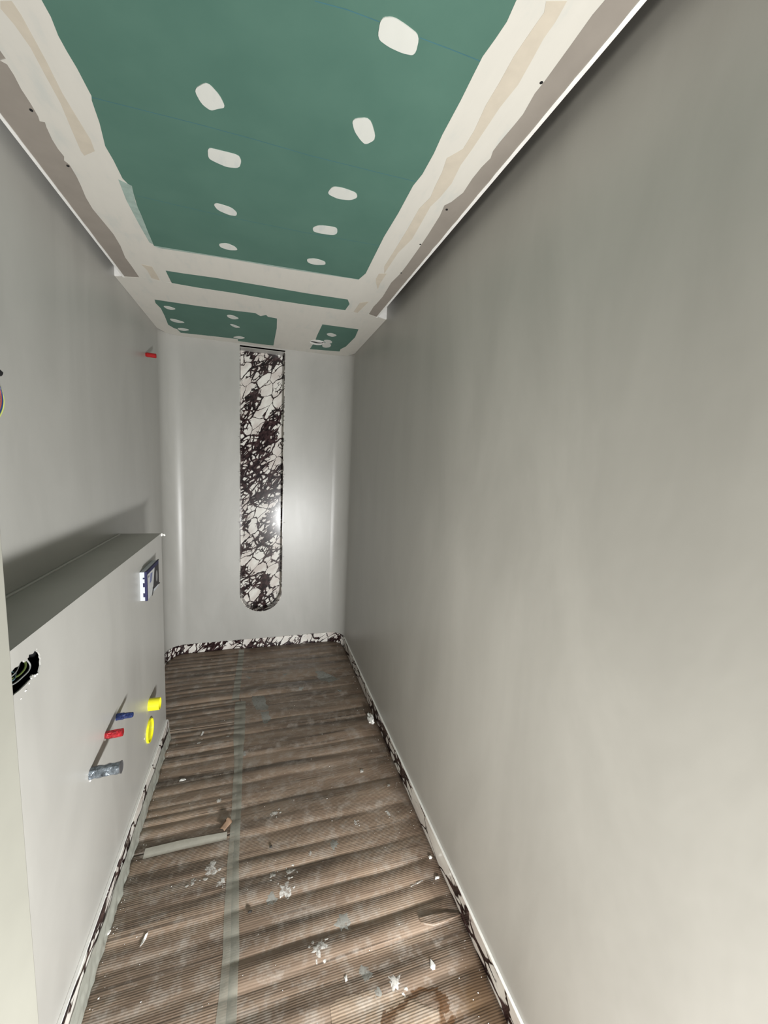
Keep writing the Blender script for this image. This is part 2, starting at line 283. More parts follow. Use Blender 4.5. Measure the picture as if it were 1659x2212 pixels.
YELLOW = plain('yellow_plastic', (0.80, 0.76, 0.02), 0.38, var=0.05)
BLUE = crinkle('blue_plastic_tape', (0.006, 0.022, 0.115), 0.16, 0.0, 90)
RED = crinkle('red_plastic_tape', (0.40, 0.006, 0.014), 0.16, 0.0, 90)
REDC = plain('red_plastic_cap', (0.36, 0.008, 0.010), 0.35)
DUCT = crinkle('silver_duct_tape', (0.17, 0.195, 0.22), 0.18, 0.6, 38, 0.55, 0.3)
DUCTE = plain('duct_tape_end', (0.10, 0.10, 0.105), 0.4, 0.3)
NAVY = plain('navy_print', (0.005, 0.006, 0.055), 0.6, var=0.1)
LABELW = plain('white_label', (0.52, 0.53, 0.53), 0.5, var=0.08, scale=80)
DARKP = plain('dark_grey_print', (0.03, 0.027, 0.03), 0.7, var=0.15)
MIDP = plain('grey_print', (0.22, 0.22, 0.22), 0.6)
BLUEP = plain('blue_grey_print', (0.13, 0.15, 0.30), 0.45)
GREYW = plain('grey_cable', (0.20, 0.205, 0.20), 0.5)
GREENW = plain('green_yellow_cable', (0.06, 0.085, 0.02), 0.5)
TEALW = plain('teal_cable', (0.05, 0.10, 0.11), 0.5)
YELW = plain('yellow_green_cable', (0.50, 0.55, 0.15), 0.4)
BLUW = plain('blue_cable', (0.02, 0.04, 0.14), 0.4)
REDW = plain('red_brown_cable', (0.35, 0.06, 0.05), 0.4)
FOAM = plain('white_foam', (0.55, 0.58, 0.62), 0.6, var=0.03, scale=200, bmp=0.2)
SPLATW = m_film_l('dried_filler', (0.62, 0.60, 0.56), 0.95)
SPLATG = m_film_l('thin_grey_paint', (0.40, 0.41, 0.38), 0.62, 0.26)
FLAPM = plain('torn_card', (0.24, 0.155, 0.10), 0.7, var=0.2)
DIRTB = plain('dark_grit', (0.03, 0.026, 0.022), 0.8)
CHALK_M = plain('blue_pencil', (0.045, 0.14, 0.165), 0.8)
PENCIL = plain('graphite', (0.09, 0.09, 0.085), 0.8)
CLEAR = m_film('clear_parcel_tape', (0.40, 0.40, 0.34), 0.55, 0.35)
CLEAR2 = m_film('pale_parcel_tape', (0.55, 0.53, 0.46), 0.72, 0.4)
SHEETF = m_film('dusty_plastic_film', (0.40, 0.41, 0.36), 0.82, 0.35)

# ------------------------------------------------------------------ helpers
def link(name, bm, m, parent=None, smooth=False, **props):
    me = bpy.data.meshes.new(name)
    bmesh.ops.recalc_face_normals(bm, faces=bm.faces)
    bm.to_mesh(me); bm.free()
    if smooth:
        for p in me.polygons: p.use_smooth = True
    for mm in (m if isinstance(m, (list, tuple)) else [m]): me.materials.append(mm)
    o = bpy.data.objects.new(name, me); COL.objects.link(o)
    if parent is not None:
        o.parent = parent
        o.matrix_parent_inverse = Matrix.Translation(parent.location).inverted()
    for k, v in props.items(): o[k] = v
    return o
def tag(o, label, cat, group=None, kind=None):
    o['label'] = label; o['category'] = cat
    if group: o['group'] = group
    if kind: o['kind'] = kind
    return o
def empty(name, loc, label, cat, group=None):
    o = bpy.data.objects.new(name, None); COL.objects.link(o); o.location = loc; o.empty_display_size = 0.05
    return tag(o, label, cat, group)
def add_box(bm, a, b, bev=0.0):
    a, b = Vector(a), Vector(b)
    r = bmesh.ops.create_cube(bm, size=1.0)
    for v in r['verts']: v.co = Vector(((a[i]+b[i])/2 + v.co[i]*(b[i]-a[i])) for i in range(3))
    if bev:
        es = {e for v in r['verts'] for e in v.link_edges}
        bmesh.ops.bevel(bm, geom=list(es), offset=bev, segments=2, affect='EDGES', profile=0.5)
    return bm
def box(a, b, bev=0.0): return add_box(bmesh.new(), a, b, bev)
def slab(poly, fn, t):
    """a flat polygon (2D list) mapped to 3D by fn(u, v, depth), given thickness t."""
    bm = bmesh.new(); n = len(poly)
    A = [bm.verts.new(fn(u, v, 0.0)) for u, v in poly]; B = [bm.verts.new(fn(u, v, t)) for u, v in poly]
    tri = tessellate_polygon([[Vector((u, v, 0)) for u, v in poly]])
    for a, b, c in tri:
        for V in (A, B):
            try: bm.faces.new((V[a], V[b], V[c]))
            except ValueError: pass
    for i in range(n):
        j = (i+1) % n
        bm.faces.new((A[i], A[j], B[j], B[i]))
    return bm
def sheet_with_hole(outer, hole, fn, depth=0.0):
    """flat face with a hole; the hole's rim is extruded by depth."""
    bm = bmesh.new(); pts = outer + hole
    V = [bm.verts.new(fn(u, v, 0.0)) for u, v in pts]
    for a, b, c in tessellate_polygon([[Vector((u, v, 0)) for u, v in outer], [Vector((u, v, 0)) for u, v in hole]]):
        bm.faces.new((V[a], V[b], V[c]))
    if depth:
        k = len(outer); Q = [bm.verts.new(fn(u, v, depth)) for u, v in hole]
        for i in range(len(hole)):
            j = (i+1) % len(hole); bm.faces.new((V[k+i], V[k+j], Q[j], Q[i]))
    return bm
def add_tube(bm, pts, r, seg=10, cap=True):
    pts = [Vector(p) for p in pts]; rings = []
    for i, p in enumerate(pts):
        t = (pts[min(i+1, len(pts)-1)] - pts[max(i-1, 0)]).normalized()
        a = t.orthogonal().normalized() if i == 0 else (rings_a - t*rings_a.dot(t)).normalized()
        rings_a = a; b = t.cross(a); rr = r[i] if isinstance(r, (list, tuple)) else r
        rings.append([bm.verts.new(p + (a*math.cos(2*math.pi*k/seg) + b*math.sin(2*math.pi*k/seg))*rr) for k in range(seg)])
    for A, B in zip(rings, rings[1:]):
        for k in range(seg): bm.faces.new((A[k], A[(k+1) % seg], B[(k+1) % seg], B[k]))
    if cap: bm.faces.new(rings[0]); bm.faces.new(rings[-1])
    return bm
def smooth_path(p, n=5):
    p = [Vector(q) for q in p]; out = []
    for i in range(len(p)-1):
        a, b, c, d = p[max(i-1, 0)], p[i], p[i+1], p[min(i+2, len(p)-1)]
        for k in range(n):
            t = k/n
            out.append(0.5*((2*b) + (c-a)*t + (2*a-5*b+4*c-d)*t*t + (3*b-a-3*c+d)*t**3))
    return out + [p[-1]]
def lathe(bm, origin, axis, prof, seg=20, wob=0.0):
    """prof = [(t along axis, radius)]"""
    ax = Vector(axis).normalized(); a = ax.orthogonal().normalized(); b = ax.cross(a); rings = []
    for t, r in prof:
        ring = []
        for k in range(seg):
            q = 2*math.pi*k/seg; rr = r*(1 + wob*noise.noise(Vector((k*0.9, t*90, origin[1]*7))))
            ring.append(bm.verts.new(Vector(origin) + ax*t + (a*math.cos(q) + b*math.sin(q))*rr))
        rings.append(ring)
    for A, B in zip(rings, rings[1:]):
        for k in range(seg): bm.faces.new((A[k], A[(k+1) % seg], B[(k+1) % seg], B[k]))
    bm.faces.new(rings[-1])
    return bm

# ------------------------------------------------------------------ the room shell
floor = tag(link('floor', box((-1.8, -2.6, -0.12), (XR+0.2, D+0.3, -0.012)), CONCRETE), 'concrete floor slab hidden under the cardboard protection', 'floor', kind='structure')

wall_right = tag(link('wall_right', box((XR, 0.10, -0.02), (XR+0.15, D-R, TOP)), CEMENT),
                 'long plain grey polished cement wall beside the tall marble niche', 'wall', kind='structure')
wall_left = tag(link('wall_left', box((X0-0.15, 0.44, -0.02), (X0, D-R, TOP)), CEMENT),
                'grey polished cement wall above the ledge, with a red plug', 'wall', kind='structure')

# back wall: flat face with the niche opening and a rounded corner on each side
NXL, NXR, NTOP, NBOT = -0.1455, 0.1645, H-0.022, 0.300
NR = (NXR-NXL)/2; NCX = (NXL+NXR)/2
niche = [(NXL, NTOP), (NXL, NBOT+NR)] + [(NCX - NR*math.cos(a), NBOT + NR - NR*math.sin(a)) for a in [math.pi*k/24 for k in range(1, 24)]] + [(NXR, NBOT+NR), (NXR, NTOP)]
bm = sheet_with_hole([(X0+R, -0.02), (XR-R, -0.02), (XR-R, TOP), (X0+R, TOP)], niche, lambda u, v, d: (u, D+d, v), 0.012)
def add_fillet(bm, cx, cy, a0, a1, r, z0, z1, n=14):
    prev = None
    for k in range(n+1):
        a = a0 + (a1-a0)*k/n; p = (cx + r*math.cos(a), cy + r*math.sin(a))
        cur = (bm.verts.new((*p, z0)), bm.verts.new((*p, z1)))
        if prev: 
            f = bm.faces.new((prev[0], cur[0], cur[1], prev[1])); f.smooth = True
        prev = cur
add_fillet(bm, X0+R, D-R, math.pi, math.pi/2, R, -0.02, TOP)
add_fillet(bm, XR-R, D-R, math.pi/2, 0, R, -0.02, TOP)
me_bw = link('wall_back', bm, CEMENT)
for p in me_bw.data.polygons:
    c = p.center
    p.use_smooth = c.x < X0+R-1e-4 or c.x > XR-R+1e-4
wall_back = tag(me_bw, 'grey polished cement end wall with rounded corners around the marble niche', 'wall', kind='structure')
for k, (x, z) in enumerate([(NXL-0.006, 1.63), (NXR+0.008, 1.62), (NXL-0.008, 1.375), (NXR+0.006, 1.37), (NXL-0.008, 1.005), (NXR+0.01, 1.0), (NXL-0.008, 0.715), (NXR+0.007, 0.73)]):
    link('pencil_tick', box((x-0.006, D-0.0006, z-0.001), (x+0.006, D, z+0.0012)), PENCIL, wall_back)

# boxed-in lower left wall with the ledge on top and the broken opening for cables
bm = sheet_with_hole([(0.44, -0.02), (YE, -0.02), (YE, ZL), (0.44, ZL)], EHOLE, lambda u, v, d: (X1+d, u, v), -0.003)
def quad(bm, *p): bm.faces.new([bm.verts.new(q) for q in p])
quad(bm, (X1, 0.44, ZL), (X1, YE, ZL), (X0, YE, ZL), (X0, 0.44, ZL))
quad(bm, (X1, YE, -0.02), (X1, YE, ZL), (X0, YE, ZL), (X0, YE, -0.02))
bmesh.ops.remove_doubles(bm, verts=bm.verts, dist=1e-5)
boxing = tag(link('wall_left_boxing', bm, CEMENT), 'waist-high boxed-in cement wall with ledge, carrying the pipe stubs', 'wall', kind='structure')
bm = bmesh.new()
for a, b in (((X1-0.075, 0.86, 0.93), (X1-0.07, 1.05, 1.09)), ((X1-0.07, 0.86, 0.93), (X1-0.0032, 0.865, 1.09)), ((X1-0.07, 1.045, 0.93), (X1-0.0032, 1.05, 1.09)),
             ((X1-0.07, 0.865, 0.93), (X1-0.0032, 1.045, 0.935)), ((X1-0.07, 0.865, 1.085), (X1-0.0032, 1.045, 1.09))): add_box(bm, a, b)
link('cable_box', bm, BLACK, boxing, label='black cable box sunk behind the jagged opening')
random.seed(8)
for (y, z, s) in [(0.985, 1.004, 0.006), (0.995, 1.0025, 0.004), (0.972, 1.006, 0.004), (0.962, 1.0, 0.004), (0.948, 0.992, 0.005), (0.93, 0.985, 0.004), (0.999, 1.0585, 0.003), (0.966, 1.0565, 0.0022), (0.952, 1.0545, 0.0022), (0.93, 1.0575, 0.002)]:
    bm = bmesh.new(); bmesh.ops.create_icosphere(bm, subdivisions=1, radius=s)
    for v in bm.verts: v.co = Vector((X1-0.001, y, z)) + Vector((v.co.x*0.5, v.co.y*random.uniform(0.5, 1.3), v.co.z*random.uniform(0.25, 0.7)))
    link('plaster_crumb', bm, WHITE, boxing, True, label='white broken plaster')
for (p, s) in [((X1+0.001, YE-0.002, ZL-0.006), 0.008), ((X1+0.012, YE+0.004, ZL-0.009), 0.006)]:
    bm = bmesh.new(); bmesh.ops.create_icosphere(bm, subdivisions=2, radius=s)
    for v in bm.verts: v.co = Vector(p) + v.co*(1+0.5*noise.noise(v.co*200))
    link('plaster_lump', bm, WHITE, boxing, True)

link('caulk_bead', add_tube(bmesh.new(), [(X0+0.003, 0.445 + (YE-0.03-0.445)*k/60, ZL+0.001+0.0015*noise.noise(Vector((k*0.4, 0, 0)))) for k in range(61)], 0.005, 8), CEMENT, boxing, True)
# door lining on the near left and the wall it closes
tag(link('wall_front', box((-1.3, 0.24, -0.02), (-0.262, 0.439, TOP)), CEMENT), 'wall stub behind the cream door lining', 'wall', kind='structure')
tag(link('trim_1', box((-0.262, 0.20, -0.012), (-0.2295, 0.45, TOP), 0.003), CREAM), 'cream painted door lining at the near edge of the picture', 'door lining', kind='structure')

# ceiling: coplanar boards, a light cove slot along each side wall that stops short of the end
PXL, PXR, YN = -0.603, 0.603, -0.6
bm = bmesh.new()
add_box(bm, (PXL, YN, H), (PXR, YC, H+0.0125))
add_box(bm, (X0, YC, H), (XR, D, H+0.0125))
ceiling = tag(link('ceiling', bm, BARE), 'suspended plasterboard ceiling, unpainted, with filled joints', 'ceiling', kind='structure')
bm = bmesh.new(); add_box(bm, (-1.3, YN, TOP-0.02), (XR+0.15, D+0.15, TOP+0.05)); link('ceiling_slab', bm, CONCRETE, ceiling)
for n, (a, b) in (('cove_end', ((X0, YC-0.003, H-0.0005), (PXL+0.001, YC+0.012, TOP-0.02))), ('cove_end', ((PXR-0.001, YC-0.003, H-0.0005), (XR, YC+0.012, TOP-0.02)))):
    link(n, box(a, b), WHITE, ceiling, label='white end of the light cove')
def cpoly(name, poly, d0, d1, m, **kw):
    return link(name, slab(poly, lambda u, v, d: (u, v, H - d0 - d*(d1-d0)), 1.0), m, ceiling, **kw)
near_l = [(G1L[0][0], YN)]; near_r = [(G1R[0][0], YN)]
cpoly('plasterboard', near_l + G1L[:-1] + G1F + list(reversed(G1R[:-1])) + near_r, 0.0, 0.0010, GREEN, label='long green moisture-resistant board')
cpoly('plasterboard', G2, 0.0, 0.0010, GREEN, label='narrow green board strip')
cpoly('plasterboard', G3, 0.0, 0.0010, GREEN, label='green board beside the marble niche')
cpoly('plasterboard', G4, 0.0, 0.0010, GREEN, label='small square green board by the corner')
gl = [(GML[0][0]-0.002, YN)] + GML + [(GML[-1][0], YC-0.03)]
cpoly('joint_compound', gl + [(G2[0][0], YC-0.03)] + [(G2[-1][0], G2[-1][1]), G2[0]] + list(reversed(G1L)) + near_l, 0.0, 0.0016, COMP)
gr = [(GMR[0][0], YN)] + GMR + [(GMR[-1][0], YC-0.02)]
cpoly('joint_compound', gr + [(0.415, YC-0.03), G2[7], G2[6], G2[5]] + list(reversed(G1R)) + near_r, 0.0, 0.0016, COMP)
cpoly('joint_compound', G1F + [G2[5], G2[4], G2[3], G2[2], G2[1], G2[0]], 0.0, 0.0018, COMP)
CY = YC - 0.035
band = [(PXL+0.006, YC-0.01), (GML[-1][0]+0.03, CY-0.005)] + [G2[12], G2[11], G2[10], G2[9], G2[8], G2[7]] + [(GMR[-1][0], CY), (PXR-0.004, YC-0.012), (XR-0.001, YC+0.001)]
far_edge = G4[1::-1][:1] + [G4[0]]
cpoly('joint_compound', band + [(XR-0.001, 2.424), G4[1], G4[0], G3[8], G3[7], G3[6], G3[5], G3[4], G3[3], G3[2], G3[1], G3[0], (X0+0.001, 2.424), (X0+0.001, YC+0.001)], 0.0, 0.0018, COMP)
cpoly('joint_compound', [G3[8], G3[9], G3[10], (0.083, D-0.03), (0.331, D-0.03), G4[6], G4[7], G4[8], G4[0]], 0.0, 0.0017, COMP)
cpoly('joint_compound', [(X0+0.001, 2.424), G3[0]] + list(reversed(G3[15:])) + [G3[14], G3[13], G3[12], G3[11], G3[10], (0.083, D-0.001), (X0+R*0.9, D-0.001), (X0+R*0.3, D-R*0.3), (X0+0.001, D-R)], 0.0, 0.0017, COMP)
cpoly('joint_compound', [G4[1], (XR-0.001, 2.424), (XR-0.001, D-R), (XR-R*0.3, D-R*0.3), (XR-R*0.9, D-0.001), (0.083, D-0.001), (0.083, D-0.03), (0.331, D-0.03), G4[6], G4[5], G4[4], G4[3], G4[2]], 0.0, 0.0017, COMP)
SMEAR = plain('thin_compound_smear', (0.30, 0.385, 0.345), 0.75, var=0.15, scale=40)
cpoly('compound_smear', SM, 0.0017, 0.0022, SMEAR, label='thin translucent smear of compound')
cpoly('compound_smear', SM2, 0.0012, 0.0021, SMEAR, label='thin translucent smear of compound')
for t in TAPES: cpoly('joint_tape', t, 0.0012, 0.0021, TAPEP, label='beige paper joint tape')
def chaikin(p, n=2):
    for _ in range(n):
        q = []
        for a, b in zip(p, p[1:]+p[:1]):
            q += [(a[0]*0.8+b[0]*0.2, a[1]*0.8+b[1]*0.2), (a[0]*0.2+b[0]*0.8, a[1]*0.2+b[1]*0.8)]
        p = q
    return p
for k, p in enumerate(PATCH): cpoly('filler_patch', chaikin(p), 0.0005, 0.0026 if k != 17 else 0.0021, PATCHM)
for p in CHALK:
    bm = bmesh.new(); w = 0.0009
    V = [(bm.verts.new((x, y-w, H-0.00115)), bm.verts.new((x, y+w, H-0.00115))) for x, y in p]
    for a, b in zip(V, V[1:]): bm.faces.new((a[0], b[0], b[1], a[1]))
    link('pencil_line', bm, CHALK_M, ceiling)
for x, y in SCREW[:6]:
    link('screw_hole', lathe(bmesh.new(), (x, y, H), (0, 0, -1), [(0, 0.0036), (0.0019, 0.0036)], 10), BLACK, ceiling)
# corner beads on the cove edges
for x0, x1, wob in ((PXL-0.001, PXL+0.008, 1), (PXR-0.009, PXR+0.001, 2)):
    bm = bmesh.new(); prev = None
    for k in range(90):
        y = YN + (YC-0.004-YN)*k/89; e = 0.0022*noise.noise(Vector((y*22, wob*9, 0)))
        a, b = (x0, x1+e) if wob == 1 else (x0+e, x1)
        cur = [bm.verts.new(q) for q in ((a, y, H-0.0022), (b, y, H-0.0022), (b, y, H+0.014), (a, y, H+0.014))]
        if prev:
            for i in range(4): bm.faces.new((prev[i], prev[(i+1) % 4], cur[(i+1) % 4], cur[i]))
        prev = cur
    link('corner_bead', bm, WHITE, ceiling, label='white corner bead along the cove')
# hole for a spotlight: raised white rim, dark slit
hc = (sum(p[0] for p in HOLE)/len(HOLE), sum(p[1] for p in HOLE)/len(HOLE))
cpoly('lamp_hole_rim', HOLE, 0.0012, 0.0034, WHITE)
cpoly('lamp_hole', SLIT, 0.0030, 0.0038, BLACK, label='dark slit of the lamp hole')

# ------------------------------------------------------------------ skirting
def run(path, z0, z1, thick, name, parent, m=MARBLE):
    """a slab following a plan path, thickness towards the room (left of travel)."""
    bm = bmesh.new(); n = len(path); prev = None
    for i, p in enumerate(path):
        a = Vector(path[max(i-1, 0)]); b = Vector(path[min(i+1, n-1)]); t = (b-a).normalized(); nn = Vector((t.y, -t.x))
        q = Vector(p) + nn*thick
        cur = [bm.verts.new((p[0], p[1], z0)), bm.verts.new((q[0], q[1], z0)), bm.verts.new((q[0], q[1], z1)), bm.verts.new((p[0], p[1], z1))]
        if prev:
            for k in range(4): bm.faces.new((prev[k], prev[(k+1) % 4], cur[(k+1) % 4], cur[k]))
        else: bm.faces.new(cur)
        prev = cur
    bm.faces.new(prev)
    return link(name, bm, m, parent)
ZB = 0.0823
bb_back = empty('baseboard_back', (0, D, 0), 'low marble skirting along the end wall, bent around both rounded corners', 'skirting'); bb_back['kind'] = 'structure'
GAP = 0.0006
def arc(cx, cy, a0, a1, n=3): return [(cx + R*math.cos(a0+(a1-a0)*k/n), cy + R*math.sin(a0+(a1-a0)*k/n)) for k in range(n+1)]
for k in range(6):
    a0 = math.pi - (math.pi/2)*k/6; a1 = math.pi - (math.pi/2)*(k+1)/6
    run(arc(X0+R, D-R, a0-0.006, a1+0.006), 0, ZB, 0.005, 'skirting_tile', bb_back)
xs = [X0+R, -0.446, 0.02, 0.42, 0.475, XR-R]
for a, b in zip(xs, xs[1:]): run([(a+GAP, D), (b-GAP, D)], 0, ZB, 0.005, 'skirting_tile', bb_back)
for k in range(6):
    a0 = math.pi/2 - (math.pi/2)*k/6; a1 = math.pi/2 - (math.pi/2)*(k+1)/6
    run(arc(XR-R, D-R, a0-0.006, a1+0.006), 0, ZB, 0.005, 'skirting_tile', bb_back)
run([(X0, 2.25), (X0, D-R-GAP)], 0, ZB, 0.005, 'skirting_tile', bb_back)
bb_right = empty('baseboard_right', (XR, 1.5, 0), 'low veined marble skirting below the long plain wall', 'skirting'); bb_right['kind'] = 'structure'
ys = [D-R, 2.35, 1.62, 0.95, 0.10]
for a, b in zip(ys, ys[1:]): run([(XR, a-GAP), (XR, b+GAP)], 0, ZB-0.004, 0.005, 'skirting_tile', bb_right, MARBLES)
link('skirting_bead', box((XR-0.0075, 0.10, ZB-0.004), (XR, D-R, ZB+0.001), 0.001), WHITE, bb_right, label='thin white bead on top of the skirting')
bb_left = empty('baseboard_left', (X1, 1.3, 0), 'marble skirting below the pipe stubs, half covered by dusty film', 'skirting'); bb_left['kind'] = 'structure'
ys = [0.45, 1.12, 1.66, YE-0.003]
for a, b in zip(ys, ys[1:]): run([(X1, a+GAP), (X1, b-GAP)], 0, 0.106, 0.014, 'skirting_tile', bb_left, MARBLEP)
bm = bmesh.new(); grid = []
ny, nz = 260, 8
for i in range(ny+1):
    y = 0.452 + (YE-0.01-0.452)*i/ny; row = []
    top = 0.068 + 0.03*noise.noise(Vector((y*5, 0, 3))) + 0.008*noise.noise(Vector((y*24, 0, 5)))
    for j in range(nz+1):
        t = j/nz; z = 0.003 + top*t
        x = X1 + 0.0175 + 0.006*(1-t) + (0.0075*noise.noise(Vector((y*16, z*40, 0))) + 0.0035*noise.noise(Vector((y*55, z*80, 2))))*(1-t*0.7)
        row.append(bm.verts.new((max(x, X1+0.0148), y, z)))
    grid.append(row)
for a, b in zip(grid, grid[1:]):
    for j in range(nz): bm.faces.new((a[j], a[j+1], b[j+1], b[j]))
link('masking_film', bm, SHEETF, bb_left, True, label='crumpled dusty plastic film')
link('skirting_bead', box((X1, 0.452, 0.106), (X1+0.010, YE-0.003, 0.110), 0.001), WHITE, bb_left)

# ------------------------------------------------------------------ marble niche
ND = 0.10
nic = empty('marble_niche', (NCX, D, NBOT), 'tall white and purple-black veined marble niche with rounded foot', 'niche')
link('back_slab', slab(niche, lambda u, v, d: (u, D+ND+d, v), 0.02), MARBLE, nic)
bm = bmesh.new(); prev = None
for u, v in niche:
    s = Vector((NCX-u, (NBOT+NR-v) if v < NBOT+NR else 0.0)); s = s.normalized()*0.003
    cur = [bm.verts.new(q) for q in ((u, D-0.0008, v), (u+s.x, D-0.0008, v+s.y), (u+s.x*1.2, D+0.004, v+s.y*1.2), (u+s.x*1.2, D+ND, v+s.y*1.2))]
    if prev:
        for k in range(3): bm.faces.new((prev[k], prev[k+1], cur[k+1], cur[k]))
    prev = cur
link('edge_lining', bm, MARBLE, nic)
link('top_lining', box((NXL, D, NTOP-0.003), (NXR, D+ND, NTOP+0.01)), CEMENT, nic)

# ------------------------------------------------------------------ cardboard floor protection
def tape_x(tab, y):
    t = sorted(tab, key=lambda p: p[1])
    if y <= t[0][1]: return t[0][0]
    for (xa, ya), (xb, yb) in zip(t, t[1:]):
        if ya <= y <= yb: return xa + (xb-xa)*(y-ya)/max(1e-6, yb-ya)
    return t[-1][0]
RC = sorted([0.3, 0.42, 0.52, 0.61, 0.70, 0.78, 0.86] + RB + RB4 + [1.905, 3.15])
LC = sorted([0.3, 0.45, 0.62, 0.78, 0.92] + LN + [1.475] + LB + LB4 + [2.30, 2.385, 2.545, 2.64, 2.76, 2.87, 2.97, 3.15])
RA = {1.064: 2.1, 1.608: 1.7, 1.204: 1.35, 0.934: 1.4, 2.08: 1.3}
def dome(cr, x, y, seed, base):
    yy = y + 0.010*noise.noise(Vector((x*2.2, seed, 0.0))) + 0.006*noise.noise(Vector((x*4, y*3, seed)))
    for a, b in zip(cr, cr[1:]):
        if a <= yy < b:
            t = (yy-a)/(b-a); L = b-a
            k = max(0.05, 0.15 + 1.5*(0.5+noise.noise(Vector((x*2.5, a*7.3, seed)))) ) if seed > 5 else 0.45 + 0.9*(0.5+noise.noise(Vector((x*2.5, a*7.3, seed))))
            if seed > 5: k = max(k, RA.get(round(b, 3), 0))
            return base*k*min(L, 0.10)/0.10*(math.sin(math.pi*t)**0.75)*(1.0 - 0.25*(t-0.5)), k
    return 0.0, 1
def hgt(x, y):
    l, _ = dome(LC, x, y, 3.1, (0.0115 if y > 2.0 else 0.0095) if y > 1.475 else 0.0045)
    r, _ = dome(RC, x, y, 7.7, 0.0056)
    t = min(1, max(0, (x + 0.15)/0.11)); t = t*t*(3-2*t)
    edge = min(1.0, max(0.15, (XR - x)/0.05))
    return (l*(1-t) + r*t)*edge + 0.002
def xlim(y):
    lo = X1 + 0.013 if y < YE + 0.004 else X0 + 0.006
    hi = XR - 0.006
    if y > D-R:
        s = R - math.sqrt(max(0, (R-0.006)**2 - (y-(D-R))**2)); lo, hi = X0 + s + 0.003, XR - s - 0.003
    return lo, hi
def card(name, y0, y1, fx0, fx1, nx, label, m=None):
    bm = bmesh.new(); ny = int((y1-y0)/0.0055); rows = []
    for i in range(ny+1):
        y = y0 + (y1-y0)*i/ny; lo, hi = xlim(y); a, b = fx0(y, lo), fx1(y, hi)
        rows.append([bm.verts.new((a+(b-a)*k/nx, y, hgt(a+(b-a)*k/nx, y))) for k in range(nx+1)])
    for A, B in zip(rows, rows[1:]):
        for k in range(nx): bm.faces.new((A[k], A[k+1], B[k+1], B[k]))
    bd = [e for e in bm.edges if e.is_boundary]
    r = bmesh.ops.extrude_edge_only(bm, edges=bd)
    for v in [g for g in r['geom'] if isinstance(g, bmesh.types.BMVert)]: v.co.z = -0.008
    o = link(name, bm, m or CARD, None, True)
    return tag(o, label, 'cardboard', 'cardboard sheets protecting the floor')
mid = lambda y: (tape_x(TAPE_L, y) + tape_x(TAPE_R, y))/2
YEND = D - 0.008
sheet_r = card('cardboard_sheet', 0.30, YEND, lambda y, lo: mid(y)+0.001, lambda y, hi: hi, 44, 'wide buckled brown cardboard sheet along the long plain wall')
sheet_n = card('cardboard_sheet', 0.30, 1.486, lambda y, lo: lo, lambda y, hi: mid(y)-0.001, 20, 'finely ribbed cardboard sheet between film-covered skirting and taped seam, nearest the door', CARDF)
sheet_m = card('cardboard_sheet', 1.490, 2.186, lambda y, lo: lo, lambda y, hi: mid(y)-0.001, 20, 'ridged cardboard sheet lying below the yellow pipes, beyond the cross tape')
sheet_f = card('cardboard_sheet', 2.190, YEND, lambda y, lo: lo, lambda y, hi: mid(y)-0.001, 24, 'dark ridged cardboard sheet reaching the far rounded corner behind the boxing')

def strip(pts_l, pts_r, name, label, dz=0.0012, cat='tape', m=None):
    bm = bmesh.new(); rows = []
    for (a, b) in zip(pts_l, pts_r):
        rows.append([bm.verts.new((a[0]+(b[0]-a[0])*k/6, a[1]+(b[1]-a[1])*k/6, hgt(a[0]+(b[0]-a[0])*k/6, a[1]+(b[1]-a[1])*k/6)+dz)) for k in range(7)])
    for A, B in zip(rows, rows[1:]):
        for k in range(6): bm.faces.new((A[k], A[k+1], B[k+1], B[k]))
    return tag(link(name, bm, m or CLEAR, None, True), label, cat, 'clear tape on the cardboard')
ysv = [0.32 + (2.385-0.32)*i/380 for i in range(381)]
strip([(tape_x(TAPE_L, y)+0.002*noise.noise(Vector((y*9, 0, 0))), y) for y in ysv], [(tape_x(TAPE_R, y)+0.002*noise.noise(Vector((y*9, 4, 0))), y) for y in ysv], 'tape_strip', 'long clear tape strip along the seam between the cardboard sheets')
ysv = [2.40 + (3.05-2.40)*i/130 for i in range(131)]
strip([(-0.160 + 0.01*(y-2.4)/0.65, y) for y in ysv], [(-0.118 + 0.006*(y-2.4)/0.65, y) for y in ysv], 'tape_strip', 'short faint tape strip on the seam towards the end wall')
ca, cb_ = XTAPE[:3], list(reversed(XTAPE[3:]))
def lerp_poly(p, n):
    out = []
    for i in range(n+1):
        x = p[0][0] + (p[-1][0]-p[0][0])*i/n
        for a, b in zip(p, p[1:]):
            if a[0] <= x <= b[0]+1e-9: out.append((x, a[1]+(b[1]-a[1])*(x-a[0])/(b[0]-a[0]))); break
    return out
strip(lerp_poly(ca, 60), [(x, y) for x, y in lerp_poly([(-0.407, cb_[0][1])] + cb_[1:-1] + [(-0.118, cb_[-1][1])], 60)], 'tape_strip', 'pale tape strip crosswise over the joint beside the torn flap', 0.0014, m=CLEAR2)

